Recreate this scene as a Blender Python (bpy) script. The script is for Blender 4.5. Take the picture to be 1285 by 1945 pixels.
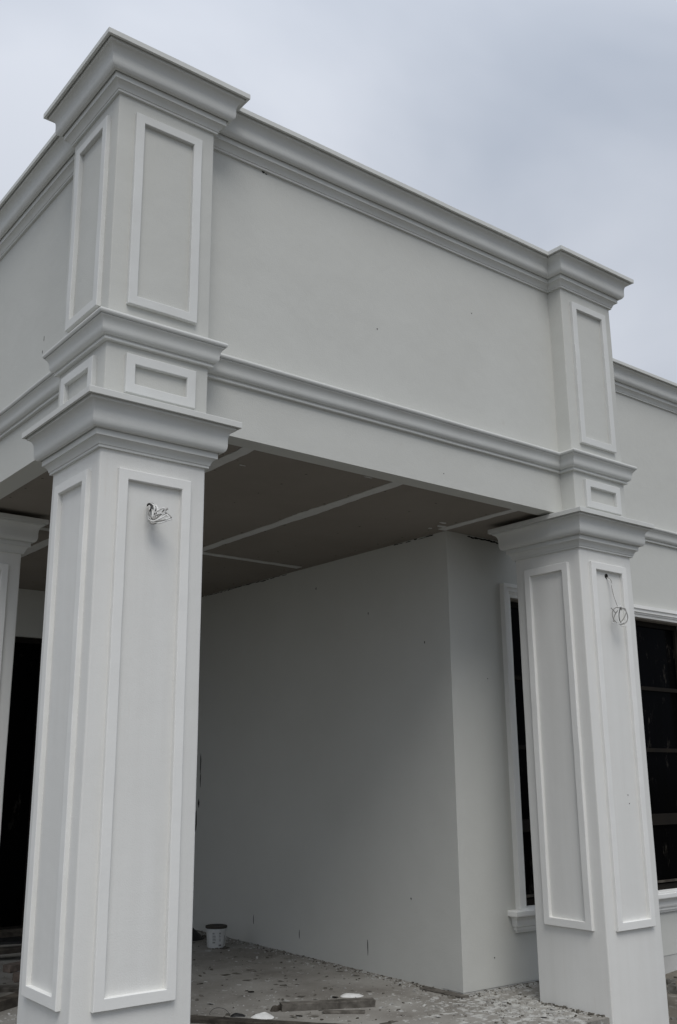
import bpy, math, random
from mathutils import Vector, noise
R = math.radians
scene = bpy.context.scene
for o in list(bpy.data.objects): bpy.data.objects.remove(o)

# ------------------------------------------------------------------ camera
cd = bpy.data.cameras.new('camera'); cam = bpy.data.objects.new('camera', cd)
scene.collection.objects.link(cam); scene.camera = cam
cam.location = (-2.0477, -4.5099, 1.6)
cam.rotation_euler = (R(90 + 14.4803), 0, R(-36.7756))
cd.sensor_fit = 'VERTICAL'; cd.sensor_height = 36; cd.lens = 34.33
cd.shift_x = 0.0339; cd.shift_y = 0.0079
cd.clip_start = 0.05; cd.clip_end = 3000

# ------------------------------------------------------------------ light
SUN_EL, SUN_AZ = 56, 208          # azimuth measured from +Y clockwise: behind and left of the porch corner
world = bpy.data.worlds.new('World'); scene.world = world; world.use_nodes = True
nt = world.node_tree; N = nt.nodes; L = nt.links; N.clear()
out = N.new('ShaderNodeOutputWorld'); bg = N.new('ShaderNodeBackground'); bg.inputs['Strength'].default_value = 0.1
L.new(bg.outputs[0], out.inputs[0])
sky = N.new('ShaderNodeTexSky'); sky.sky_type = 'NISHITA'; sky.sun_disc = False
sky.sun_elevation = R(SUN_EL); sky.sun_rotation = R(SUN_AZ); sky.dust_density = 3
tc = N.new('ShaderNodeTexCoord'); mp = N.new('ShaderNodeMapping'); mp.inputs['Scale'].default_value = (1, 1, 1.35)
L.new(tc.outputs['Generated'], mp.inputs[0])
nz = N.new('ShaderNodeTexNoise'); nz.inputs['Scale'].default_value = 1.7; nz.inputs['Detail'].default_value = 5
nz.inputs['Roughness'].default_value = .45; nz.inputs['Distortion'].default_value = .5
mp.inputs['Location'].default_value = (4.34, -1.12, 3.22)
L.new(mp.outputs[0], nz.inputs['Vector'])
cr = N.new('ShaderNodeValToRGB'); L.new(nz.outputs['Fac'], cr.inputs[0])
cr.color_ramp.elements[0].position = .37; cr.color_ramp.elements[0].color = (.345, .385, .455, 1)
cr.color_ramp.elements[1].position = .63; cr.color_ramp.elements[1].color = (.56, .59, .65, 1)
sep = N.new('ShaderNodeSeparateXYZ'); L.new(tc.outputs['Generated'], sep.inputs[0])
z2 = N.new('ShaderNodeMath'); z2.operation = 'POWER'; z2.use_clamp = True; L.new(sep.outputs['Z'], z2.inputs[0]); z2.inputs[1].default_value = 3
mr = N.new('ShaderNodeMapRange'); L.new(z2.outputs[0], mr.inputs[0])
mr.inputs[1].default_value = 0; mr.inputs[2].default_value = 1; mr.inputs[3].default_value = 10.8; mr.inputs[4].default_value = 22.0
vm = N.new('ShaderNodeVectorMath'); vm.operation = 'SCALE'; L.new(cr.outputs[0], vm.inputs[0]); L.new(mr.outputs[0], vm.inputs['Scale'])
mx = N.new('ShaderNodeMixRGB'); mx.inputs[0].default_value = .93
L.new(sky.outputs[0], mx.inputs[1]); L.new(vm.outputs[0], mx.inputs[2]); L.new(mx.outputs[0], bg.inputs[0])

sd = bpy.data.lights.new('sun', 'SUN'); sun = bpy.data.objects.new('sun', sd); scene.collection.objects.link(sun)
sd.energy = 1.6; sd.angle = R(32); sd.color = (1, .97, .93)
az = R(SUN_AZ); el = R(SUN_EL)
d = Vector((math.sin(az) * math.cos(el), math.cos(az) * math.cos(el), math.sin(el)))
sun.rotation_euler = d.to_track_quat('Z', 'Y').to_euler()

scene.view_settings.view_transform = 'Standard'; scene.view_settings.look = 'None'
scene.view_settings.exposure = 0; scene.view_settings.gamma = 1; scene.view_settings.use_curve_mapping = False
scene.render.engine = 'CYCLES'; scene.cycles.max_bounces = 8; scene.cycles.diffuse_bounces = 6

# ------------------------------------------------------------------ measures (metres)
W, D, BX, CY = .636, .626, 3.913, 2.745
REC = .13
ZPB, ZPT, ZCB, ZCT = .535, 3.146, 3.243, 3.509
ZBB, ZBT, ZKB, ZKT = 3.849, 3.997, 5.394, 5.657
BEAM = 3.527; CEIL = 3.548; WX, WY, YB = 3.63, 1.107, 5.8
rnd = random.Random(7)

# ------------------------------------------------------------------ materials
def mat(name, base, rough=.8, col2=None, cscale=2.0, camt=1.0, bump=.15, bscale=120, spec=.3, dirt_refl=None, dscale=4, streak=False, big=0.0):
    m = bpy.data.materials.new(name); m.use_nodes = True
    nt = m.node_tree; N = nt.nodes; L = nt.links
    b = N['Principled BSDF']; b.inputs['Roughness'].default_value = rough; b.inputs['Specular IOR Level'].default_value = spec
    tc = N.new('ShaderNodeNewGeometry'); src = tc.outputs['Position']
    col2 = col2 or tuple(c * .93 for c in base)
    n1 = N.new('ShaderNodeTexNoise'); n1.inputs['Scale'].default_value = cscale; n1.inputs['Detail'].default_value = 6; n1.inputs['Roughness'].default_value = .6
    if streak:
        mp = N.new('ShaderNodeMapping'); mp.inputs['Scale'].default_value = (9, 9, .55); L.new(src, mp.inputs[0]); L.new(mp.outputs[0], n1.inputs['Vector'])
    else: L.new(src, n1.inputs['Vector'])
    r = N.new('ShaderNodeValToRGB'); L.new(n1.outputs['Fac'], r.inputs[0])
    r.color_ramp.elements[0].position = .5 - .2 / camt; r.color_ramp.elements[1].position = .5 + .2 / camt
    r.color_ramp.elements[0].color = (*col2, 1); r.color_ramp.elements[1].color = (*base, 1)
    c = r.outputs[0]
    if dirt_refl:
        n2 = N.new('ShaderNodeTexNoise'); n2.inputs['Scale'].default_value = dscale; n2.inputs['Detail'].default_value = 9; n2.inputs['Roughness'].default_value = .75
        if streak:
            mq = N.new('ShaderNodeMapping'); mq.inputs['Scale'].default_value = (16, 16, .9) if name != 'dark_glass' else (5, 5, 1.8); mq.inputs['Location'].default_value = (3, 7, 1); L.new(src, mq.inputs[0]); L.new(mq.outputs[0], n2.inputs['Vector'])
        else: L.new(src, n2.inputs['Vector'])
        r2 = N.new('ShaderNodeValToRGB'); L.new(n2.outputs['Fac'], r2.inputs[0])
        r2.color_ramp.elements[0].position = dirt_refl[1]; r2.color_ramp.elements[1].position = dirt_refl[1] + dirt_refl[2]
        mx = N.new('ShaderNodeMixRGB'); L.new(r2.outputs[0], mx.inputs[0]); L.new(c, mx.inputs[1]); mx.inputs[2].default_value = (*dirt_refl[0], 1); c = mx.outputs[0]
    L.new(c, b.inputs['Base Color'])
    n3 = N.new('ShaderNodeTexNoise'); n3.inputs['Scale'].default_value = bscale; n3.inputs['Detail'].default_value = 4; L.new(src, n3.inputs['Vector'])
    bp = N.new('ShaderNodeBump'); bp.inputs['Strength'].default_value = bump; bp.inputs['Distance'].default_value = .004; L.new(n3.outputs['Fac'], bp.inputs['Height'])
    nrm = bp.outputs[0]
    if big:
        n4 = N.new('ShaderNodeTexNoise'); n4.inputs['Scale'].default_value = 5; n4.inputs['Detail'].default_value = 3; L.new(src, n4.inputs['Vector'])
        b2 = N.new('ShaderNodeBump'); b2.inputs['Strength'].default_value = big; b2.inputs['Distance'].default_value = .02
        L.new(n4.outputs['Fac'], b2.inputs['Height']); L.new(nrm, b2.inputs['Normal']); nrm = b2.outputs[0]
    L.new(nrm, b.inputs['Normal'])
    return m
M = {}
M['stucco'] = mat('stucco', (.555, .56, .53), .85, (.53, .533, .502), 1.3, 1.1, .3, 130, .25, big=.22, dirt_refl=((.47, .46, .425), .66, .2), dscale=2.6)  # stucco and cornice darker than columns: dimmer upper light put into the colour
M['column'] = mat('lit_column_render', (.72, .72, .695), .8, (.68, .678, .65), 1.0, 1.0, .25, 150, .25, streak=True, big=.15, dirt_refl=((.60, .555, .50), .60, .28), dscale=1.0)  # lighter than stucco: stronger light on the lower shafts put into the colour
M['trim'] = mat('painted_trim', (.78, .78, .755), .6, (.735, .735, .71), 2.5, 1, .12, 90, .35, big=.12)
M['pier_trim'] = mat('dimmed_pier_trim', (.66, .67, .655), .7, (.61, .615, .595), 2.5, 1, .12, 90, .3, big=.12)  # same trim as on the columns, colour darkened for the dimmer upper storey
M['cornice'] = mat('painted_cornice', (.63, .64, .62), .7, (.575, .58, .555), 2.5, 1, .14, 110, .3, big=.15)
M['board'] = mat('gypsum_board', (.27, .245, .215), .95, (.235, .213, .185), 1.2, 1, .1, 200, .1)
M['tape'] = mat('joint_compound', (.60, .60, .58), .9, (.52, .52, .50), 7, 1, .2, 120, .15)
M['plinth'] = mat('plinth_render', (.56, .56, .54), .9, (.46, .46, .44), 2.5, 1.4, .3, 90, .2)
M['black_frame'] = mat('black_aluminium', (.016, .015, .014), .6, (.022, .019, .016), 5, 1, .05, 80, .1)
M['glass'] = mat('dark_glass', (.0015, .0015, .002), .14, (.001, .001, .001), 2, 1, .02, 3, .10, streak=True, dirt_refl=((.04, .036, .03), .58, .12), dscale=1.3)  # brown streaks: film scratches plus foliage reflection painted into the glass colour
M['wood'] = mat('weathered_timber', (.16, .148, .13), .9, (.07, .064, .055), 12, 1.4, .5, 60, .15)
M['wood_dark'] = mat('dark_timber', (.085, .075, .062), .9, (.035, .03, .025), 10, 1.4, .5, 60, .15)
M['plaster_lump'] = mat('fresh_plaster', (.80, .80, .78), .85, (.62, .62, .6), 20, 1, .4, 70, .2)
M['chip'] = mat('plaster_chip', (.46, .46, .44), .9, (.26, .255, .24), 9, 1.6, .4, 60, .2)
M['grit'] = mat('dark_grit', (.16, .15, .13), .95, (.06, .055, .045), 9, 1.6, .4, 60, .1)
M['rubble'] = mat('rubble_stone', (.19, .185, .17), .95, (.07, .065, .055), 9, 1.6, .4, 60, .1)
M['brick'] = mat('dusty_brick', (.24, .19, .16), .95, (.13, .11, .095), 14, 1.4, .4, 70, .1)
M['bucket'] = mat('bucket_plastic', (.52, .53, .52), .5, (.44, .45, .44), 14, 1.2, .05, 60, .4)
M['lid'] = mat('bucket_lid', (.055, .05, .042), .7, (.03, .028, .024), 12, 1, .1, 60, .3)
M['ink'] = mat('label_ink', (.10, .10, .10), .6, (.16, .16, .16), 90, 1, .05, 60, .3)
M['bag'] = mat('black_plastic', (.012, .012, .013), .45, (.02, .02, .02), 8, 1, .1, 60, .4)
M['wire_white'] = mat('wire_white', (.78, .78, .76), .45, (.6, .6, .58), 60, 1, .05, 60, .4)
M['wire_grey'] = mat('wire_grey', (.36, .35, .33), .5, (.24, .235, .22), 60, 1, .05, 60, .4)
M['wire_dark'] = mat('wire_dark', (.03, .03, .03), .5, (.02, .02, .02), 60, 1, .05, 60, .4)
M['hole'] = mat('broken_plaster', (.012, .011, .01), .95, (.03, .028, .025), 90, 1, .2, 90, .05)
M['earth'] = mat('earth', (.17, .155, .13), .98, (.08, .072, .06), 1.5, 1.4, .8, 30, .1, dirt_refl=((.28, .27, .25), .55, .12), dscale=6)

M['glass'].node_tree.nodes['Principled BSDF'].inputs['IOR'].default_value = 1.16
M['black_frame'].node_tree.nodes['Principled BSDF'].inputs['IOR'].default_value = 1.08
M['bounce_sheet'] = mat('pale_bounce_sheet', (.19, .185, .17), .97, (.13, .125, .115), .8, 1.3, .6, 25, .1)  # colour of the unseen sheet added for bounce light
def slab_material():
    m = mat('dusty_concrete', (.31, .30, .275), .95, (.20, .188, .168), 1.4, 1.5, .5, 45, .15, dirt_refl=((.13, .12, .105), .58, .10), dscale=5)
    nt = m.node_tree; N = nt.nodes; L = nt.links; b = N['Principled BSDF']
    c = b.inputs['Base Color'].links[0].from_socket
    g = N.new('ShaderNodeNewGeometry')
    # scattered pale plaster smears, thicker round the foot of the right column
    n = N.new('ShaderNodeTexNoise'); n.inputs['Scale'].default_value = 11; n.inputs['Detail'].default_value = 8; n.inputs['Roughness'].default_value = .7
    L.new(g.outputs['Position'], n.inputs['Vector'])
    dist = N.new('ShaderNodeVectorMath'); dist.operation = 'DISTANCE'; L.new(g.outputs['Position'], dist.inputs[0]); dist.inputs[1].default_value = (3.65, .55, 0)
    mr = N.new('ShaderNodeMapRange'); L.new(dist.outputs['Value'], mr.inputs[0]); mr.inputs[1].default_value = .15; mr.inputs[2].default_value = 1.1; mr.inputs[3].default_value = .13; mr.inputs[4].default_value = 0
    ad = N.new('ShaderNodeMath'); ad.operation = 'ADD'; L.new(n.outputs['Fac'], ad.inputs[0]); L.new(mr.outputs[0], ad.inputs[1])
    r = N.new('ShaderNodeValToRGB'); L.new(ad.outputs[0], r.inputs[0]); r.color_ramp.elements[0].position = .60; r.color_ramp.elements[1].position = .67
    mx = N.new('ShaderNodeMixRGB'); L.new(r.outputs[0], mx.inputs[0]); L.new(c, mx.inputs[1]); mx.inputs[2].default_value = (.47, .47, .445, 1)
    L.new(mx.outputs[0], b.inputs['Base Color'])
    return m
M['slab'] = slab_material()

# ------------------------------------------------------------------ mesh helpers
class MB:
    def __init__(s): s.v = []; s.f = []
    def add(s, v, f):
        b = len(s.v); s.v += [tuple(p) for p in v]; s.f += [tuple(i + b for i in q) for q in f]; return s
    def box(s, x0, x1, y0, y1, z0, z1):
        return s.add([(x0,y0,z0),(x1,y0,z0),(x1,y1,z0),(x0,y1,z0),(x0,y0,z1),(x1,y0,z1),(x1,y1,z1),(x0,y1,z1)],
                     [(0,3,2,1),(4,5,6,7),(0,1,5,4),(1,2,6,5),(2,3,7,6),(3,0,4,7)])
    def build(s, name, m, parent=None, smooth=None, wob=0, wfreq=3.0, loc=None, kind=None):
        me = bpy.data.meshes.new(name); v = s.v
        if wob: v = [tuple(Vector(p) + noise.noise_vector(Vector(p) * wfreq) * wob) for p in v]
        if parent and not loc and parent.location.length > 0: q0 = parent.location; v = [(p[0]-q0[0], p[1]-q0[1], p[2]-q0[2]) for p in v]
        if loc: v = [(p[0]-loc[0], p[1]-loc[1], p[2]-loc[2]) for p in v]
        me.from_pydata(v, [], s.f); me.update()
        if smooth is not None:
            me.polygons.foreach_set('use_smooth', [True] * len(me.polygons)); me.set_sharp_from_angle(angle=R(smooth))
        me.materials.append(M[m]); o = bpy.data.objects.new(name, me); scene.collection.objects.link(o)
        if loc: o.location = loc
        if parent: o.parent = parent
        if kind: o['kind'] = kind
        return o
def empty(name, loc, label, cat, group=None):
    o = bpy.data.objects.new(name, None); scene.collection.objects.link(o); o.location = loc
    o.empty_display_size = .1
    return tag(o, label, cat, group)
def tag(o, label, cat, group=None):
    o['label'] = label; o['category'] = cat
    if group: o['group'] = group
    return o
def subdiv(pts, closed, step):
    """returns list of (point, mitre vector) with extra points along each segment"""
    n = len(pts); res = []
    P = [Vector(p).to_2d() for p in pts]
    def nrm(a, b):
        d = (b - a).normalized(); return Vector((d.y, -d.x))
    for i in range(n):
        if closed: n1 = nrm(P[i-1], P[i]); n2 = nrm(P[i], P[(i+1) % n])
        else:
            n2 = nrm(P[i], P[i+1]) if i < n-1 else nrm(P[i-1], P[i]); n1 = nrm(P[i-1], P[i]) if i > 0 else n2
        res.append((P[i], (n1 + n2) / (1 + n1.dot(n2))))
        if i < n-1 or closed:
            a, b = P[i], P[(i+1) % n]; k = max(1, int((b-a).length / step))
            for j in range(1, k): res.append((a.lerp(b, j / k), n2))
    return res
def sweep(mb, path, profile, closed=False, step=.3, frame=None):
    """sweep a closed profile [(out, up)] along a plan path; frame maps (a, b, up) into space"""
    frame = frame or (lambda a, b, c: (a, b, c))
    S = subdiv(path, closed, step); n = len(S); k = len(profile)
    v = [frame(p.x + m.x * q, p.y + m.y * q, z) for p, m in S for q, z in profile]
    f = []
    for i in range(n if closed else n-1):
        a = i * k; b = ((i+1) % n) * k
        for j in range(k):
            j2 = (j+1) % k; f.append((a+j, b+j, b+j2, a+j2))
    if not closed: f += [tuple(range(k)), tuple(range((n-1)*k, n*k))[::-1]]
    return mb.add(v, f)
def prism(mb, outline, zs):
    k = len(outline); v = [(x, y, z) for z in zs for x, y in outline]; f = []
    for i in range(len(zs)-1):
        for j in range(k):
            j2 = (j+1) % k; f.append((i*k+j, i*k+j2, (i+1)*k+j2, (i+1)*k+j))
    f += [tuple(range(k))[::-1], tuple(range((len(zs)-1)*k, len(zs)*k))]
    return mb.add(v, f)
def rrect(x0, x1, y0, y1, r, seg=3):
    o = []
    for cx, cy, a0 in ((x1-r, y0+r, -90), (x1-r, y1-r, 0), (x0+r, y1-r, 90), (x0+r, y0+r, 180)):
        for i in range(seg+1):
            a = R(a0 + 90 * i / seg); o.append((cx + r*math.cos(a), cy + r*math.sin(a)))
    return o
def tube(mb, pts, r, n=7, sm=4):
    P = [Vector(p) for p in pts]; Q = []
    for i in range(len(P)-1):
        p0 = P[max(i-1,0)]; p1 = P[i]; p2 = P[i+1]; p3 = P[min(i+2,len(P)-1)]
        for j in range(sm):
            t = j / sm
            Q.append(.5*((2*p1)+(p2-p0)*t+(2*p0-5*p1+4*p2-p3)*t*t+(3*p1-p0-3*p2+p3)*t**3))
    Q.append(P[-1]); up = Vector((.31, .52, .79)); v = []
    for i, q in enumerate(Q):
        d = (Q[min(i+1,len(Q)-1)] - Q[max(i-1,0)]).normalized(); a = d.cross(up).normalized(); b = d.cross(a)
        v += [tuple(q + (a*math.cos(2*math.pi*j/n) + b*math.sin(2*math.pi*j/n))*r) for j in range(n)]
    f = [(i*n+j, i*n+(j+1)%n, (i+1)*n+(j+1)%n, (i+1)*n+j) for i in range(len(Q)-1) for j in range(n)]
    f += [tuple(range(n))[::-1], tuple(range((len(Q)-1)*n, len(Q)*n))]
    return mb.add(v, f)

# moulding profiles: (projection fraction, height fraction), bottom to top
CROWN = [(.10,0),(.10,.05),(.13,.055),(.15,.10),(.20,.155),(.28,.195),(.34,.20),(.34,.295),(.335,.385),(.395,.385),(.40,.325),(.42,.325),(.50,.34),(.56,.375),(.595,.42),(.61,.48),
         (.61,.60),(.62,.67),(.65,.73),(.70,.775),(.76,.805),(.835,.82),(.84,.825),(.84,.935),(.895,.935),(.90,.873),(1.0,.873),(1.0,.99),(.985,1.0)]
BANDP = [(.20,0),(.26,.01),(.28,.05),(.26,.09),(.22,.10),(.22,.16),(.36,.17),(.46,.21),(.53,.27),(.57,.34),(.58,.42),(.59,.50),(.62,.58),(.67,.65),(.74,.71),(.82,.75),
         (.84,.755),(.845,.86),(.895,.86),(.90,.80),(.93,.82),(.97,.845),(1.0,.90),(.98,.955),(.92,.985),(.85,1.0)]
def prof(base, p, z0, z1): return [(-.02, z0)] + [(a*p, z0 + b*(z1-z0)) for a, b in base] + [(-.02, z1)]

def panel_frame(mb, face, fix, a0, a1, z0, z1, s=.055, d=.026):
    """raised rectangular moulding on a vertical face; face in '-y','+y','-x','+x'"""
    P = [(-.004,0),(-.004,0)]
    profile = [(0,-.01),(0,d-.003),(-.003,d),(-s+.003,d),(-s,d-.003),(-s,-.01)]
    fr = {'-y': lambda a,b,c:(a, fix-c, b), '+y': lambda a,b,c:(-a, fix+c, b), '-x': lambda a,b,c:(fix-c, -a, b), '+x': lambda a,b,c:(fix+c, a, b)}[face]
    if face in ('+y','-x'): a0, a1 = -a1, -a0
    sweep(mb, [(a0,z0),(a1,z0),(a1,z1),(a0,z1)], profile, True, .09, fr)
    return mb
def frame_part(parent, face, fix, a0, a1, z0, z1, m='trim', s=.055, d=.026):
    return panel_frame(MB(), face, fix, a0, a1, z0, z1, s, d).build('panel_moulding', m, parent, wob=.0022, wfreq=5.5)

# ------------------------------------------------------------------ setting
def ground():
    mb = MB(); X = [-800,-60,-15,-4,4.62,16,60,800]; 
    import itertools
    mb.box(-800, 800, -800, 800, -.6, -.16)
    mb.build('ground', 'earth', kind='structure')
    # heaved rubbly earth near the right column
    mb = MB(); n = 46
    x0, x1, y0, y1 = 4.55, 9.0, -1.2, WY + .02
    for j in range(n+1):
        for i in range(n+1):
            x = x0 + (x1-x0)*i/n; y = y0 + (y1-y0)*j/n
            z = -.13 + .05*noise.noise(Vector((x*1.7, y*1.7, 1))) + .03*noise.noise(Vector((x*7, y*7, 4)))
            if i in (0, n) or j == 0: z = -.2
            mb.v.append((x, y, z))
    for j in range(n):
        for i in range(n):
            a = j*(n+1)+i; mb.f.append((a, a+1, a+n+2, a+n+1))
    mb.build('earth_mound', 'earth', kind='structure', smooth=60)
    MB().box(-11, 12, -11, -1.2, -.3, -.12).box(-11, -.05, -1.2, 5.8, -.3, -.12).build('bounce_sheet', 'bounce_sheet', kind='structure')  # unseen pale ground sheet, added to bounce light onto the lower columns
    MB().box(.02, 4.53, .03, 5.8, -.3, 0).build('floor', 'slab', kind='structure')
ground()

# ------------------------------------------------------------------ the house
house = empty('house', (0, 0, 0), 'white rendered single storey house with cornice, panelled square columns and a porch under a parapet', 'house')

def column(x, y):
    zs = [-.45] + [i*.17 for i in range(0, 20)] + [3.40]
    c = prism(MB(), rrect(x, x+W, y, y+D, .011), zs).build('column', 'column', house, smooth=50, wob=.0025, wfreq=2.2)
    for face, fix, a0, a1 in (('-y', y, x, x+W), ('-x', x, y, y+D), ('+x', x+W, y, y+D), ('+y', y+D, x, x+W)):
        frame_part(c, face, fix, a0+.102, a1-.102, ZPB, ZPT)
    path = [(x,y+D),(x,y),(x+W,y),(x+W,y+D)]
    sweep(MB(), path, prof(CROWN, .1454, ZCB, ZCT), True, .2).build('capital', 'cornice', c, smooth=24, wob=.002, wfreq=3)
    return c
colA = column(0, 0); colB = column(BX, 0); colC = column(0, CY)

def pier(x, y, faces):
    zs = [3.40] + [3.5+i*.17 for i in range(0, 13)] + [5.65]
    c = prism(MB(), rrect(x, x+W, y, y+D, .008), zs).build('pier', 'stucco', house, smooth=50, wob=.002, wfreq=2.2)
    F = {'-y': ('-y', y, x, x+W), '-x': ('-x', x, y, y+D), '+x': ('+x', x+W, y, y+D)}
    for k in faces:
        face, fix, a0, a1 = F[k]
        frame_part(c, face, fix, a0+.103, a1-.095, 4.092, 5.300, 'pier_trim')
        frame_part(c, face, fix, a0+.112, a1-.092, 3.572, 3.798, 'pier_trim')
    return c
pier(0, 0, ('-y', '-x')); pier(BX, 0, ('-y', '+x')); pier(0, CY, ('-x',))

XR = BX + W - REC       # right return of the porch
# beams between the columns (lower wall strip), joined to the parapet walls above
MB().box(W-.02, BX+.02, REC, .262, BEAM, 3.92).build('beam', 'stucco', house)
MB().box(REC, .285, D-.02, CY+.02, BEAM, 3.92).build('beam', 'stucco', house)
MB().box(REC, .285, CY+D-.02, YB, BEAM, 3.92).build('beam', 'stucco', house)
MB().box(XR-.15, XR, D-.02, WY, BEAM, 3.92).build('beam', 'stucco', house)
MB().box(W-.02, BX+.02, REC, .33, 3.92, 5.64).build('parapet_wall', 'stucco', house)
MB().box(REC, .33, D-.02, CY+.02, 3.92, 5.64).build('parapet_wall', 'stucco', house)
MB().box(REC, .33, CY+D-.02, YB, 3.92, 5.64).build('parapet_wall', 'stucco', house)
MB().box(XR-.2, XR, D-.02, WY, 3.92, 5.64).build('parapet_wall', 'stucco', house)
MB().box(.33, XR-.2, .33, YB, 5.0, 5.15).build('roof_slab', 'plinth', house)

path = [(REC,YB),(REC,CY+D),(0,CY+D),(0,CY),(REC,CY),(REC,D),(0,D),(0,0),(W,0),(W,REC),(BX,REC),(BX,0),(BX+W,0),(BX+W,D),(XR,D),(XR,WY),(12,WY)]
sweep(MB(), path, prof(CROWN, .1584, ZKB, ZKT), False, .28).build('cornice', 'cornice', house, smooth=24, wob=.0028, wfreq=2.2)
sweep(MB(), path, prof(BANDP, .0704+.012, ZBB, ZBT), False, .28).build('string_course', 'cornice', house, smooth=24, wob=.0022, wfreq=2.4)

# main walls
WX0, WX1, WZ0, WZ1 = 4.36, 6.985, .54, 3.062          # window opening
mb = MB()
zp = .012
mb.box(WX, WX0, WY, WY+.22, zp, 5.64).box(WX1, 12, WY, WY+.22, zp, 5.64).box(WX0, WX1, WY, WY+.22, zp, WZ0).box(WX0, WX1, WY, WY+.22, WZ1, 5.64)
mb.build('front_wall', 'stucco', house)
MB().box(WX+.004, 12, WY+.004, WY+.22, -.5, zp).build('plinth', 'plinth', house)
# porch side wall: slightly uneven edge and face
prism(MB(), [(WX, WY+.22), (WX+.22, WY+.22), (WX+.22, YB), (WX, YB)], [0, 3.9]).build('porch_side_wall', 'stucco', house)
# back wall with the wide dark door opening
mb = MB(); DX0, DX1, DZ0, DZ1 = .4, 3.0, .07, 3.03
mb.box(-7, DX0, YB, YB+.2, 0, 5.64).box(DX1, WX+.22, YB, YB+.2, 0, 5.64).box(DX0, DX1, YB, YB+.2, DZ1, 5.64).box(DX0, DX1, YB, YB+.2, 0, .04)
mb.build('back_wall', 'stucco', house)
MB().box(-7, 12, YB+.2, 12, -.5, .03).build('rear_footing', 'plinth', house)
door = MB().box(DX0, DX1, YB+.05, YB+.19, DZ0-.03, DZ0).build('door', 'black_frame', house)
def bars(parent, rects, y0, y1, name):
    for x0, x1, z0, z1 in rects: MB().box(x0, x1, y0, y1, z0, z1).build(name, 'black_frame', parent)
bars(door, [(DX0, DX0+.06, DZ0, DZ1), (DX1-.06, DX1, DZ0, DZ1), (DX0+.06, DX1-.06, DZ1-.06, DZ1)] , YB+.06, YB+.12, 'door_frame')
for i in range(3):
    a = DX0+.06 + i*(DX1-DX0-.12)/3; b = DX0+.06 + (i+1)*(DX1-DX0-.12)/3
    if i: bars(door, [(a-.03, a+.03, DZ0, DZ1-.06)], YB+.06, YB+.12, 'mullion')
    MB().box(a+(.03 if i else 0), b-(.03 if i < 2 else 0), YB+.085, YB+.095, DZ0, DZ1-.06).build('door_pane', 'glass', door)

# window: trim, sill, black frame, panes
TW = .11
tp = [(.0,-.02),(.0,.05),(-.032,.052),(-.034,.040),(-.066,.040),(-.070,.030),(-.082,.028),(-.086,.018),(-.110,.016),(-.110,-.03)]
fr = lambda a, b, c: (a, WY - c, b)
win = MB().box(WX0, WX1, WY+.16, WY+.2, WZ0-.001, WZ0+.05).build('window', 'black_frame', house)
sweep(MB(), [(WX1+TW, WZ0), (WX1+TW, WZ1+TW), (WX0-TW, WZ1+TW), (WX0-TW, WZ0)], tp, False, .2, fr).build('window_trim', 'trim', win, wob=.0015, wfreq=4)
sp = [(-.02,.378),(.020,.378),(.022,.395),(.034,.398),(.036,.418),(.046,.424),(.050,.436),(.052,.470),(.060,.490),(.078,.502),(.096,.505),(.098,.512),(.098,.541),(.094,.546),(-.2,.548)]
sweep(MB(), [(WX0-TW+.0, WY+.1), (WX0-TW+.0, WY), (WX1+TW, WY), (WX1+TW, WY+.1)], sp[:-1]+[(-.02,.546)], False, .25).build('sill', 'trim', win, wob=.0015, wfreq=4)
MB().box(WX0+.001, WX1-.001, WY-.02, WY+.1, .50, .549).build('sill_board', 'trim', win)
FY0, FY1 = WY+.08, WY+.14
MB().box(WX0, WX1, WY+.001, FY1, WZ1-.012, WZ1-.001).build('head_lining', 'board', win)
zt = WZ1-.012
bars(win, [(WX0, WX0+.05, .549, zt), (WX1-.05, WX1, .549, zt), (WX0+.05, WX1-.05, zt-.05, zt), (WX0+.05, WX1-.05, .549, .60)], FY0, FY1, 'window_frame')
MB().box(WX0+.05, WX1-.05, FY0-.02, FY0+.01, .615, .632).build('window_track', 'wood_dark', win)
xs = [WX0+.05, 5.23, 6.10, WX1-.05]; zz = [.60, 1.17, 1.806, 2.39, zt-.05]; hw = [0, .05, .018, .018, 0]
for x in xs[1:-1]: bars(win, [(x-.03, x+.03, .60, zt-.05)], FY0, FY1, 'mullion')
for i in range(3):
    xa = xs[i] + (.03 if i else 0); xb = xs[i+1] - (.03 if i < 2 else 0)
    for j in range(4):
        if j: bars(win, [(xa, xb, zz[j]-hw[j], zz[j]+hw[j])], FY0, FY1, 'glazing_bar')
        MB().box(xa, xb, FY0+.025, FY0+.031, zz[j]+hw[j], zz[j+1]-hw[j+1]).build('pane', 'glass', win)

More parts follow.
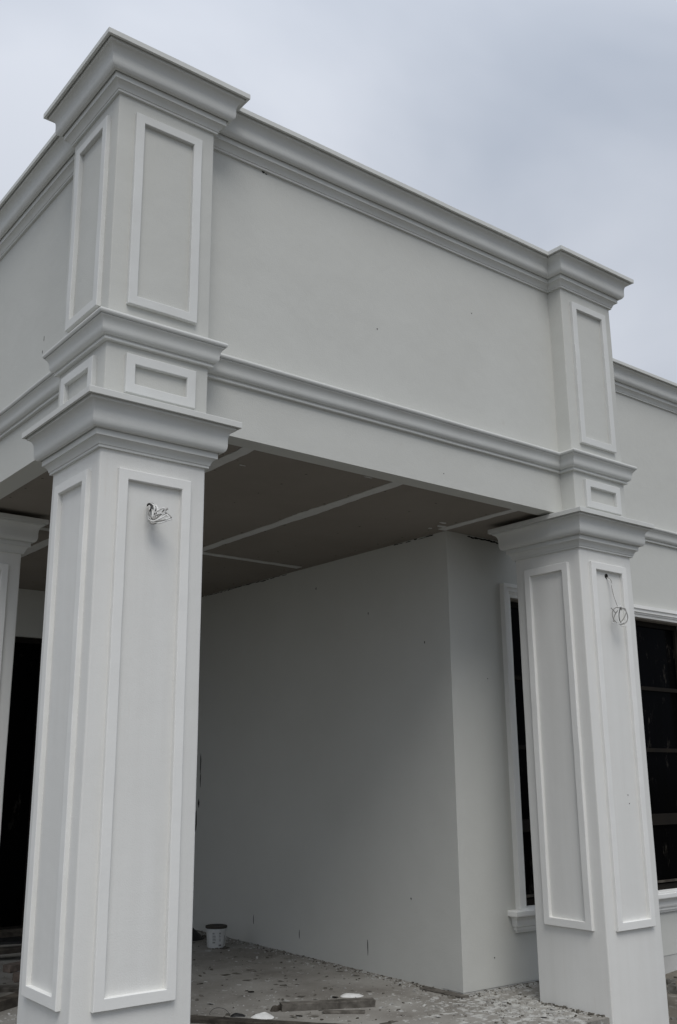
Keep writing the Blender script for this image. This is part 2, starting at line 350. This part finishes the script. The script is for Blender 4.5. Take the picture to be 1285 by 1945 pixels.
# ceiling boards with taped joints
jx = [.285, 1.13, 2.37, 3.57, XR-.15]; jy = [.262, 3.05, YB]
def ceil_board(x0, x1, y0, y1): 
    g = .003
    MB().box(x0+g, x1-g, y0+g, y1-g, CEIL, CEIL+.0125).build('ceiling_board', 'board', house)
for i in range(3):
    for j in range(2): ceil_board(jx[i], jx[i+1], jy[j], jy[j+1])
ceil_board(jx[3], jx[4], jy[0], WY); ceil_board(jx[3], WX, WY, jy[1]); ceil_board(jx[3], WX, jy[1], YB)
def tape(x0, y0, x1, y1, w, seed, ends=.0):
    """hand-troweled joint compound with a ragged edge, a few mm proud"""
    a = Vector((x0,y0)); b = Vector((x1,y1)); d = (b-a).normalized(); n = Vector((-d.y,d.x)); k = max(6, int((b-a).length/.035))
    top = []; bot = []
    for i in range(k+1):
        t = i/k; p = a.lerp(b, t)
        blob = max(0, noise.noise(Vector((t*(b-a).length*1.3, seed, 3))))*.05
        wl = w/2 + .010*noise.noise(Vector((t*k*.35, seed, 0))) + blob*(noise.noise(Vector((t*k*.8, seed, 9)))*.5+.5)
        wr = w/2 + .010*noise.noise(Vector((t*k*.35, seed, 7))) + blob*.5
        top.append(p + n*wl); bot.append(p - n*wr)
    o = top + bot[::-1]; m = len(o); mb = MB()
    v = [(p.x,p.y,CEIL-.004) for p in o] + [(p.x,p.y,CEIL+.002) for p in o]; K = k+1
    f = [(i, i+1, m-2-i, m-1-i) for i in range(k)] + [(i, (i+1)%m, m+(i+1)%m, m+i) for i in range(m)]
    return mb.add(v, f).build('joint_tape', 'tape', house)
tape(1.13, .264, 1.13, YB, .085, 1.3); tape(2.37, .264, 2.37, 3.25, .085, 2.7); tape(3.57, .264, 3.57, 1.10, .07, 4.1)
tape(.286, 3.05, 1.08, 3.05, .075, 5.9); tape(1.18, 3.05, 3.55, 3.05, .075, 8.2)

def dab(x, y, rx, ry, seed):
    n = 14; mb = MB(); pts = []
    for i in range(n):
        t = 2*math.pi*i/n; r = 1 + .7*noise.noise(Vector((math.cos(t)*1.5, math.sin(t)*1.5, seed))); pts.append((x+rx*r*math.cos(t), y+ry*r*math.sin(t)))
    v = [(a, b, CEIL-.003) for a, b in pts] + [(a, b, CEIL+.002) for a, b in pts]
    mb.add(v, [tuple(range(n))[::-1]] + [(i, (i+1)%n, n+(i+1)%n, n+i) for i in range(n)])
    mb.build('compound_dab', 'tape', house)
dab(3.50, 1.02, .05, .025, 1); dab(3.42, .93, .035, .012, 3); dab(3.46, 1.12, .02, .012, 5); dab(2.12, .33, .03, .008, 7); dab(1.28, .62, .02, .006, 9)
# screw heads filled with compound in rows on the boards
sc = MB()
for xr in (.35, 1.06, 1.20, 2.30, 2.44, 3.50, 1.74, 2.96):
    yy = .45 + rnd.random()*.1
    while yy < 5.6:
        n = 8; r = rnd.uniform(.005, .009); v = [(xr+rnd.uniform(-.001,.001)+r*math.cos(2*math.pi*i/n), yy+r*math.sin(2*math.pi*i/n), z) for z in (CEIL-.0012, CEIL+.001) for i in range(n)]
        sc.add(v, [tuple(range(n))[::-1]] + [(i, (i+1)%n, n+(i+1)%n, n+i) for i in range(n)])
        yy += rnd.uniform(.27, .33)
sc.build('screw_spots', 'grit', house, kind='stuff')

# ragged dark gap along ceiling and wall, chips and scratches in the plaster
def flakes(name, items, face, fix, parent):
    """irregular small hollows, each a thin jagged chip 1.5 mm proud of the face"""
    mb = MB()
    for a, b, la, lb in items:
        n = 9; pts = []
        for i in range(n):
            t = 2*math.pi*i/n; r = .65 + .6*rnd.random(); pts.append((a + la*math.cos(t)*r, b + lb*math.sin(t)*r))
        if face == 'x': v = [(fix-.0015, p, q) for p, q in pts] + [(fix+.003, p, q) for p, q in pts]
        else: v = [(p, fix-.0015, q) for p, q in pts] + [(p, fix+.003, q) for p, q in pts]
        f = [tuple(range(n)), tuple(range(n, 2*n))[::-1]] + [(i, (i+1)%n, n+(i+1)%n, n+i) for i in range(n)]
        mb.add(v, f)
    return mb.build(name, 'hole', parent, kind='stuff')
it = [(3.154,.172,.004,.05),(2.195,.185,.004,.055),(1.404,2.649,.004,.012),(2.887,3.323,.006,.014),(2.119,2.983,.005,.012),(3.9,.22,.004,.05),
      (4.966,1.70,.012,.10),(4.963,1.52,.008,.08),(4.985,1.27,.014,.05),(5.04,1.1,.02,.11),(1.65,.62,.005,.009)]
flakes('plaster_chips', it, 'x', WX, house)
g = []; y = 1.3
while y < 5.7:
    if noise.noise(Vector((y*1.1, 3, 3))) > -.15 + (.25 if y < 3.4 else -.2): g.append((y, CEIL-.006+rnd.uniform(-.004,.004), rnd.uniform(.025,.07), rnd.uniform(.002,.006)))
    y += rnd.uniform(.05,.11)
flakes('ceiling_gap', g, 'x', WX, house)
g = [(3.9+i*.022, CEIL-.012+rnd.uniform(-.006,.003)-.02*max(0,i-13)/8, .026, rnd.uniform(.004,.009)) for i in range(0, 26)]
flakes('ceiling_gap', g, 'y', WY, house)
flakes('plaster_chips', [(1.09,5.387,.012,.006),(1.115,5.382,.008,.004),(2.05,4.55,.004,.004),(3.0,4.95,.004,.004),(2.64,3.62,.004,.003)], 'y', REC, house)
flakes('plaster_chips', [(1.258,4.36,.002,.02),(1.27,4.27,.004,.012)], 'x', REC, house)
flakes('plaster_chips', [(3.98,.22,.006,.005),(4.05,2.35,.004,.005)], 'y', WY, house)
flakes('plaster_chips', [(BX+.36,1.44,.003,.004),(BX+.37,1.38,.003,.003)], 'y', -.002, colB)

# ------------------------------------------------------------------ wires on the columns
def arcpts(c, u, v, r1, r2, a0, a1, n=10): 
    return [tuple(Vector(c) + Vector(u)*r1*math.cos(R(a0+(a1-a0)*i/n)) + Vector(v)*r2*math.sin(R(a0+(a1-a0)*i/n))) for i in range(n+1)]
def disc(mb, x, y, z, r, n=12):
    v = [(x+r*math.cos(2*math.pi*i/n)*(1+.15*rnd.random()), y, z+r*math.sin(2*math.pi*i/n)*(1+.15*rnd.random())) for i in range(n)]
    v2 = [(a, b+.012, c) for a, b, c in v]; f = [tuple(range(n))[::-1]] + [(i, n+i, n+(i+1)%n, (i+1)%n) for i in range(n)]
    return mb.add(v+v2, f)
wb = empty('electrical_wires', (.30, -.002, 2.965), 'bunch of stripped electrical wires sticking out of the nearest column near its top', 'wires')
disc(MB(), .298, -.0035, 2.972, .016).build('wall_hole', 'hole', colA)
specs = [  # (material, radius, points relative to the hole)
 ('wire_white', .0045, [(0,.01,0),(-.012,-.03,-.01),(-.025,-.05,-.045),(-.03,-.05,-.085),(-.01,-.07,-.105),(.03,-.09,-.085),(.07,-.10,-.062)]),
 ('wire_white', .0045, [(0,.01,0),(0,-.03,-.02),(-.008,-.06,-.06),(-.012,-.06,-.10),(.02,-.08,-.095),(.05,-.10,-.045),(.035,-.10,-.03),(.0,-.07,-.055)]),
 ('wire_grey', .0045, [(0,.01,.0),(.012,-.03,-.02),(.01,-.06,-.06),(-.005,-.07,-.10),(.035,-.10,-.10),(.085,-.11,-.085),(.09,-.10,-.07),(.06,-.09,-.05)]),
 ('wire_grey', .0045, [(0,.01,0),(-.02,-.02,-.015),(-.035,-.05,-.03),(-.03,-.06,-.07),(.0,-.07,-.09),(.04,-.09,-.05),(.055,-.09,-.025)]),
 ('wire_dark', .004, [(0,.01,.002),(-.01,-.04,.0),(-.022,-.06,-.03),(-.03,-.05,-.06),(-.025,-.06,-.09)]),
 ('wire_dark', .004, [(0,.01,.002),(.005,-.03,.008),(.008,-.05,-.02),(.0,-.06,-.065)]),
 ('wire_white', .0035, [(-.008,-.05,-.11),(.02,-.09,-.116),(.06,-.11,-.10),(.088,-.12,-.09)]),
 ('wire_grey', .0055, [(-.03,-.06,-.10),(-.018,-.07,-.118),(.005,-.08,-.112)]),
 ('wire_white', .0045, [(0,.01,0),(-.006,-.04,.002),(.002,-.06,-.02),(-.004,-.06,-.055),(-.014,-.06,-.09)]),
 ('wire_white', .0055, [(.004,.01,.0),(.022,-.04,-.004),(.026,-.06,-.04),(.012,-.07,-.085)]),
 ('wire_dark', .004, [(.012,.01,.004),(.014,-.03,.002),(.014,-.05,-.03),(.022,-.07,-.07)]),
 ('wire_grey', .0055, [(.03,-.08,-.065),(.055,-.10,-.038),(.068,-.10,-.028)]),
 ('wire_white', .0055, [(-.03,-.04,-.02),(-.034,-.05,-.05),(-.022,-.06,-.09)]),
 ('wire_white', .004, [(.0,-.06,-.07),(.03,-.09,-.058),(.06,-.10,-.065),(.078,-.11,-.08),(.05,-.11,-.095)])]
for m, r, pts in specs:
    tube(MB(), [(.294+a*.84, b, 2.972+c*.95) for a, b, c in pts], r*1.05).build('wire', m, wb)
HB = Vector((4.221, 0, 3.056))
cb = empty('coiled_cable', (HB.x, -.002, HB.z), 'thin white cable hanging in a small tied coil from a hole in the right column', 'cable')
h = disc(MB(), HB.x, -.0035, HB.z, .017).build('wall_hole', 'hole', colB)
def rel(P): return [tuple(HB + Vector(p)) for p in P]
tube(MB(), rel([(0,.01,0),(.010,-.02,-.018),(.018,-.03,-.045),(.012,-.035,-.10),(.014,-.045,-.16),(.022,-.06,-.225),(.026,-.065,-.245)]), .003).build('strand', 'wire_grey', cb)
tube(MB(), rel([(.002,.01,-.002),(.003,-.02,-.03),(.014,-.035,-.07),(.015,-.04,-.12),(.018,-.05,-.18),(.026,-.065,-.24)]), .003).build('strand', 'wire_white', cb)
C0 = HB + Vector((.018, -.082, -.312))
A3 = arcpts
tube(MB(), A3(C0, (.80,-.55,0), (-.05,.05,1), .060, .066, 100, 450, 22), .0036).build('loop', 'wire_grey', cb)
tube(MB(), A3(C0+Vector((.020,-.008,-.008)), (.62,-.30,.10), (.10,.1,1), .058, .074, 70, 410, 20), .0036).build('loop', 'wire_white', cb)
tube(MB(), A3(C0+Vector((.012,.010,.002)), (.50,-.70,.30), (.30,-.1,1), .052, .058, 80, 430, 20), .0036).build('loop', 'wire_grey', cb)
tube(MB(), A3(C0+Vector((.030,.000,.004)), (.40,-.30,-.1), (.18,.0,1), .050, .062, 60, 300, 16), .0034).build('loop', 'wire_dark', cb)
tube(MB(), rel([(.012,-.065,-.250),(.024,-.085,-.243),(.045,-.08,-.250),(.062,-.07,-.262)]), .0065).build('knot', 'wire_white', cb)
tube(MB(), rel([(.075,-.085,-.345),(.03,-.09,-.368),(-.03,-.09,-.378),(-.088,-.085,-.374)]), .0036).build('strand', 'wire_white', cb)
tube(MB(), rel([(-.035,-.085,-.300),(-.06,-.085,-.282),(-.085,-.08,-.262)]), .0034).build('strand', 'wire_grey', cb)

# ------------------------------------------------------------------ things on the floor
def lathe(mb, cx, cy, prof_, n=40):
    prof_ = [(r, z*.84) for r, z in prof_]
    k = len(prof_); v = [(cx + r*math.cos(2*math.pi*i/n), cy + r*math.sin(2*math.pi*i/n), z) for i in range(n) for r, z in prof_]
    f = [(i*k+j, ((i+1)%n)*k+j, ((i+1)%n)*k+j+1, i*k+j+1) for i in range(n) for j in range(k-1)]
    return mb.add(v, f)
bx, by = 3.245, 3.96
bk = empty('bucket', (bx, by, 0), 'small white plastic bucket with a dark lid standing by the porch side wall', 'bucket')
lathe(MB(), bx, by, [(0,0),(.082,0),(.085,.004),(.094,.172),(.100,.174),(.101,.196),(.0985,.198),(.0985,.208),(.09,.210)]).build('bucket_body', 'bucket', bk, smooth=30)
lathe(MB(), bx, by, [(.0,.222),(.085,.222),(.088,.227),(.1,.228),(.104,.222),(.104,.206),(.1015,.204)]).build('lid', 'lid', bk, smooth=30)
view = math.atan2(-4.51-by, -2.05-bx)
mb = MB()
for a0, a1, rows in ((-.38,-.02,[(.155,.008,.6),(.146,.004,.65),(.132,.003,.9),(.126,.003,.9),(.120,.003,1),(.112,.003,1),(.101,.003,.95),(.095,.003,.95),(.089,.003,1),(.083,.003,1),(.066,.004,.85),(.060,.004,.85),(.054,.004,.8)]),
                     (.30,.58,[(.155,.008,.7),(.148,.004,.7),(.134,.004,.5),(.122,.004,.8),(.115,.003,.6),(.098,.003,.8),(.090,.003,.8),(.082,.003,.8),(.074,.003,.8)])):
    for z, hgt, wf in rows:
        seg = 5; v = []
        for i in range(seg+1):
            a = view + a0 + (a1-a0)*wf*i/seg; r = .0856 + z*.0535; r2 = r + hgt*.0535
            v += [(bx+r*math.cos(a), by+r*math.sin(a), z*.84), (bx+r2*math.cos(a), by+r2*math.sin(a), (z+hgt)*.84)]
        mb.add(v, [(2*i, 2*i+2, 2*i+3, 2*i+1) for i in range(seg)])
for z, hgt, a0, a1 in ((.022,.018,.30,.42),(.022,.018,.44,.58),(.025,.105,.98,1.06)):
    v = []
    for i in range(4):
        a = view + a0 + (a1-a0)*i/3; r = .0855 + z*.0535
        v += [(bx+r*math.cos(a), by+r*math.sin(a), z*.84), (bx+(r+hgt*.0535)*math.cos(a), by+(r+hgt*.0535)*math.sin(a), (z+hgt)*.84)]
    mb.add(v, [(2*i, 2*i+2, 2*i+3, 2*i+1) for i in range(3)])
mb.build('printed_label', 'ink', bk, kind='stuff')

def rough_plank(name, p0, p1, w, h, z0, m, parent=None, taper=0, seed=1.0, loc=None, z1=None):
    """timber with worn edges: p0->p1 is the front bottom edge, width goes to the left of that direction"""
    a = Vector(p0); b = Vector(p1); d = (b-a).normalized(); n = Vector((-d.y, d.x)); k = max(4, int((b-a).length/.05)); v = []; f = []
    z1 = z0 if z1 is None else z1
    sec = [(0,.004),(.0,h-.004),(.004,h),(w-.004,h),(w,h-.004),(w,0),(0,0)]; K = len(sec)
    for i in range(k+1):
        t = i/k; zz = z0 + (z1-z0)*t; p = a.lerp(b, t)
        for j, (q, z) in enumerate(sec):
            q2 = q; jit = noise.noise(Vector((t*9+seed, j*2.3, seed)))*.004
            e = (rnd.random()-.5)*.012 if i in (0, k) else 0
            P = p + n*(q2+jit) + d*e; v.append((P.x, P.y, zz + z + (jit*.6 if z > .004 else 0)))
    for i in range(k):
        for j in range(K): f.append((i*K+j, (i+1)*K+j, (i+1)*K+(j+1)%K, i*K+(j+1)%K))
    f += [tuple(range(K))[::-1], tuple(range(k*K, (k+1)*K))]
    mb = MB(); mb.add(v, f); f2 = [tuple(reversed(q)) for q in mb.f]; mb.f = f2
    return mb.build(name, m, parent, loc=(p0[0], p0[1], z0))
t = rough_plank('timber_offcut', (2.243,1.482), (2.85,1.204), .085, .046, 0, 'wood', seed=2.1)
tag(t, 'thick grey timber offcut lying in the middle of the porch floor', 'timber')
t = rough_plank('timber_splinter', (2.43,1.262), (2.662,1.092), .06, .014, 0, 'wood', seed=4.4)
tag(t, 'thin short scrap of board lying against the front of the thick offcut', 'timber')
t = rough_plank('long_plank', (1.30,1.93), (2.60,.37), .09, .028, 0.0, 'wood_dark', seed=6.1)
tag(t, 'long dark plank on the porch floor running out from behind the nearest column', 'plank')
t = rough_plank('wood_strip', (3.50,1.44), (3.525,1.02), .08, .014, 0, 'wood', seed=8)
tag(t, 'flat strip of board lying at the foot of the porch wall beside its outer corner', 'board')
t = rough_plank('threshold_timber', (-.2,5.52), (3.2,5.47), .12, .085, .0, 'wood_dark', seed=3.1); tag(t, 'long dark timber laid across the floor in front of the black doors', 'timber')
t = rough_plank('leaning_board', (.2,4.78), (2.1,4.28), .16, .035, .02, 'wood_dark', seed=5.1, z1=.075); tag(t, 'dark board on the floor behind the columns, nearest to the black doors', 'plank')
t = rough_plank('leaning_board', (.2,5.06), (2.2,4.75), .30, .02, .085, 'bag', seed=5.7, z1=.06); tag(t, 'black sheet lying across boards in front of the black doors', 'sheet')
t = rough_plank('floor_plank', (.3,3.62), (1.75,2.72), .13, .028, 0, 'wood', seed=7.7); tag(t, 'grey plank on the floor between the left columns, behind the squared beam', 'plank')
t = rough_plank('squared_beam', (-.1,2.20), (1.35,3.02), .09, .07, 0, 'wood_dark', seed=9.3); tag(t, 'squared dark beam lying on the floor beside the rear left column', 'timber')
# bricks
def brick(x, y, rz, label):
    mb = MB(); a = R(rz); 
    for (sx, sy) in ((0,0),): 
        L_, w_, h_ = .19, .09, .06; v = []
        for z in (0, .006, h_-.006, h_):
            ins = .005 if z in (0, h_) else 0
            for X, Y in ((-L_/2+ins,-w_/2+ins),(L_/2-ins,-w_/2+ins),(L_/2-ins,w_/2-ins),(-L_/2+ins,w_/2-ins)):
                X += rnd.uniform(-.003,.003); Y += rnd.uniform(-.003,.003)
                v.append((x+X*math.cos(a)-Y*math.sin(a), y+X*math.sin(a)+Y*math.cos(a), z))
        f = [(3,2,1,0),(12,13,14,15)] + [(i*4+j, i*4+(j+1)%4, (i+1)*4+(j+1)%4, (i+1)*4+j) for i in range(3) for j in range(4)]
        mb.add(v, f)
    tag(mb.build('brick', 'brick', loc=(x, y, 0)), label, 'brick', 'bricks behind the nearest column')
brick(1.30, 3.98, 20, 'brick on the floor behind the nearest column, farther of the two')
brick(1.22, 3.55, -12, 'brick on the floor behind the nearest column, nearer of the two')

def lump(name, x, y, rx, ry, h, m, seed, rz=0, freq=18, rag=.35):
    mb = MB(); n = 22; k = 7; v = []; a = R(rz)
    for j in range(k+1):
        t = j/k
        for i in range(n):
            th = 2*math.pi*i/n; r = t*(1 + rag*noise.noise(Vector((math.cos(th)*1.6, math.sin(th)*1.6, seed))))
            X = rx*r*math.cos(th); Y = ry*r*math.sin(th)
            z = h*(1-t*t)*(1+.7*noise.noise(Vector((X*freq, Y*freq, seed*3))))
            if j == k: z = -.002
            v.append((x+X*math.cos(a)-Y*math.sin(a), y+X*math.sin(a)+Y*math.cos(a), max(z, .001) if j < k else z))
    f = [(j*n+i, (j+1)*n+i, (j+1)*n+(i+1)%n, j*n+(i+1)%n) for j in range(k) for i in range(n)]
    return mb.add(v, f).build(name, m, smooth=45, loc=(x, y, 0))
tag(lump('plaster_lump', 2.05, 1.43, .085, .05, .028, 'plaster_lump', 1.2, -35), 'white lump of dried plaster just behind the long dark plank', 'plaster')
tag(lump('plaster_lump', 2.93, 1.57, .095, .05, .022, 'plaster_lump', 4.7, -25), 'white lump of dried plaster behind the thick timber offcut', 'plaster')
tag(lump('dark_rag', 1.93, 1.56, .06, .03, .02, 'bag', 7.7, -35), 'small dark crumpled scrap left of the white plaster lump by the long plank', 'rag')
tag(lump('black_bag', 3.25, 4.5, .17, .12, .12, 'bag', 2.9, 15, 9, .3), 'crumpled black plastic bag on the floor behind the bucket', 'bag')
tag(lump('splinter_tip', 2.235, 1.535, .055, .03, .035, 'wood_dark', 9.1, 10, 30, .6), 'dark splintered chunk at the left end of the thick timber offcut', 'wood chunk')
# thin wire hoops
w_ = tube(MB(), arcpts((1.846,1.656,-.005), (.58,-.82,0), (0,0,1), .075, .052, 0, 180, 14), .0016, 6)
tag(w_.build('wire_hoop', 'wire_dark', loc=(1.846,1.656,0)), 'thin dark wire bent in a hoop standing behind the long plank', 'wire')

# crumbs, grit and rubble: too many to count
def chips(items, name, m, label=None):
    mb = MB()
    base = [(-1,-1,-1),(1,-1,-1),(1,1,-1),(-1,1,-1),(-.7,-.7,1),(.7,-.8,1),(.8,.7,1),(-.6,.8,1)]
    F = [(0,3,2,1),(4,5,6,7),(0,1,5,4),(1,2,6,5),(2,3,7,6),(3,0,4,7)]
    for x, y, z, s, fl in items:
        a = rnd.uniform(0, 6.28); sx = s*rnd.uniform(.6,1.5); sy = s*rnd.uniform(.4,1); sz = s*fl*rnd.uniform(.5,1.2)
        tl = rnd.uniform(-.3,.3); v = []
        for p in base:
            X = p[0]*sx*rnd.uniform(.6,1.1); Y = p[1]*sy*rnd.uniform(.6,1.1); Z = p[2]*sz + X*tl
            v.append((x+X*math.cos(a)-Y*math.sin(a), y+X*math.sin(a)+Y*math.cos(a), z+sz*.8+Z))
        mb.add(v, F)
    o = mb.build(name, m, kind='stuff'); return tag(o, label[0], label[1])
def along(n, x0, y0, x1, y1, spread, side, smin, smax, z=0):
    r = []
    for _ in range(n):
        t = rnd.random(); off = abs(rnd.gauss(0, spread)); cl = .4 + .6*(noise.noise(Vector((x0+(x1-x0)*t*3, (y0+(y1-y0)*t)*3, 5)))+.5)
        if rnd.random() > cl: continue
        x = x0+(x1-x0)*t; y = y0+(y1-y0)*t
        r.append((x+side[0]*off, y+side[1]*off, z, smin+(smax-smin)*rnd.random()**3, .4))
    return r
def blob(n, cx, cy, sx, sy, smin, smax, fl=.35, z=0):
    return [(rnd.gauss(cx, sx), rnd.gauss(cy, sy), z, smin+(smax-smin)*rnd.random()**3, fl) for _ in range(n)]
def onfloor(L_): return [q for q in L_ if .05 < q[0] < 4.52 and .05 < q[1] < 5.75 and not (q[0] > WX-.01 and q[1] > WY-.01) and not (0 < q[0] < W and 0 < q[1] < D) and not (BX < q[0] < BX+W and 0 < q[1] < D)]
white = along(900, WX, WY, WX, 5.6, .09, (-1,0), .003, .013) + along(420, WX, WY, 4.5, WY, .07, (0,-1), .003, .013) + \
        blob(550, 3.72, .55, .22, .28, .003, .014, .25) + blob(260, 3.4, 1.1, .35, .25, .003, .010, .25) + blob(160, 2.5, 1.6, .5, .35, .003, .009) + \
        [(rnd.uniform(.8,3.6), rnd.uniform(.6,5.4), 0, .003+.008*rnd.random()**4, .4) for _ in range(420)] + blob(260, .55, 2.25, .35, .25, .004, .02, .3) + blob(90, 1.2, 3.7, .25, .4, .004, .02, .3)
white += [(rnd.uniform(1.4,3.5), rnd.uniform(.4,4.2), 0, rnd.uniform(.01,.03), .06) for _ in range(70)] + blob(120, 3.6, .6, .3, .35, .012, .035, .08)
chips(onfloor(white), 'plaster_crumbs', 'chip', ('pale crumbs of plaster scattered on the porch floor along the wall and by the right column', 'plaster crumbs'))
dark = along(700, WX, WY, WX, 5.6, .06, (-1,0), .003, .014) + along(260, WX, WY, 4.5, WY, .05, (0,-1), .003, .013) + \
       blob(260, 3.7, .5, .3, .3, .003, .012) + along(160, BX, .02, BX, D, .03, (-1,0), .004, .016) + \
       [(rnd.uniform(.8,3.6), rnd.uniform(.6,5.4), 0, .003+.012*rnd.random()**4, .4) for _ in range(800)] + along(120, 3.3, 3.8, 3.55, 4.6, .06, (-1,0), .006, .03)
dark += [(rnd.uniform(1.3,3.5), rnd.uniform(.5,4.5), 0, rnd.uniform(.012,.04), .06) for _ in range(110)]
chips(onfloor(dark), 'dark_grit', 'grit', ('dark grit and wood splinters scattered over the porch floor', 'grit'))
rub = [(rnd.uniform(4.65, 8.5), rnd.uniform(-.9, WY-.05), -.15, .008+.05*rnd.random()**3, .6) for _ in range(1100)]
chips(rub, 'rubble', 'rubble', ('grey stones and rubble on the earth between the right column and the wall', 'rubble'))
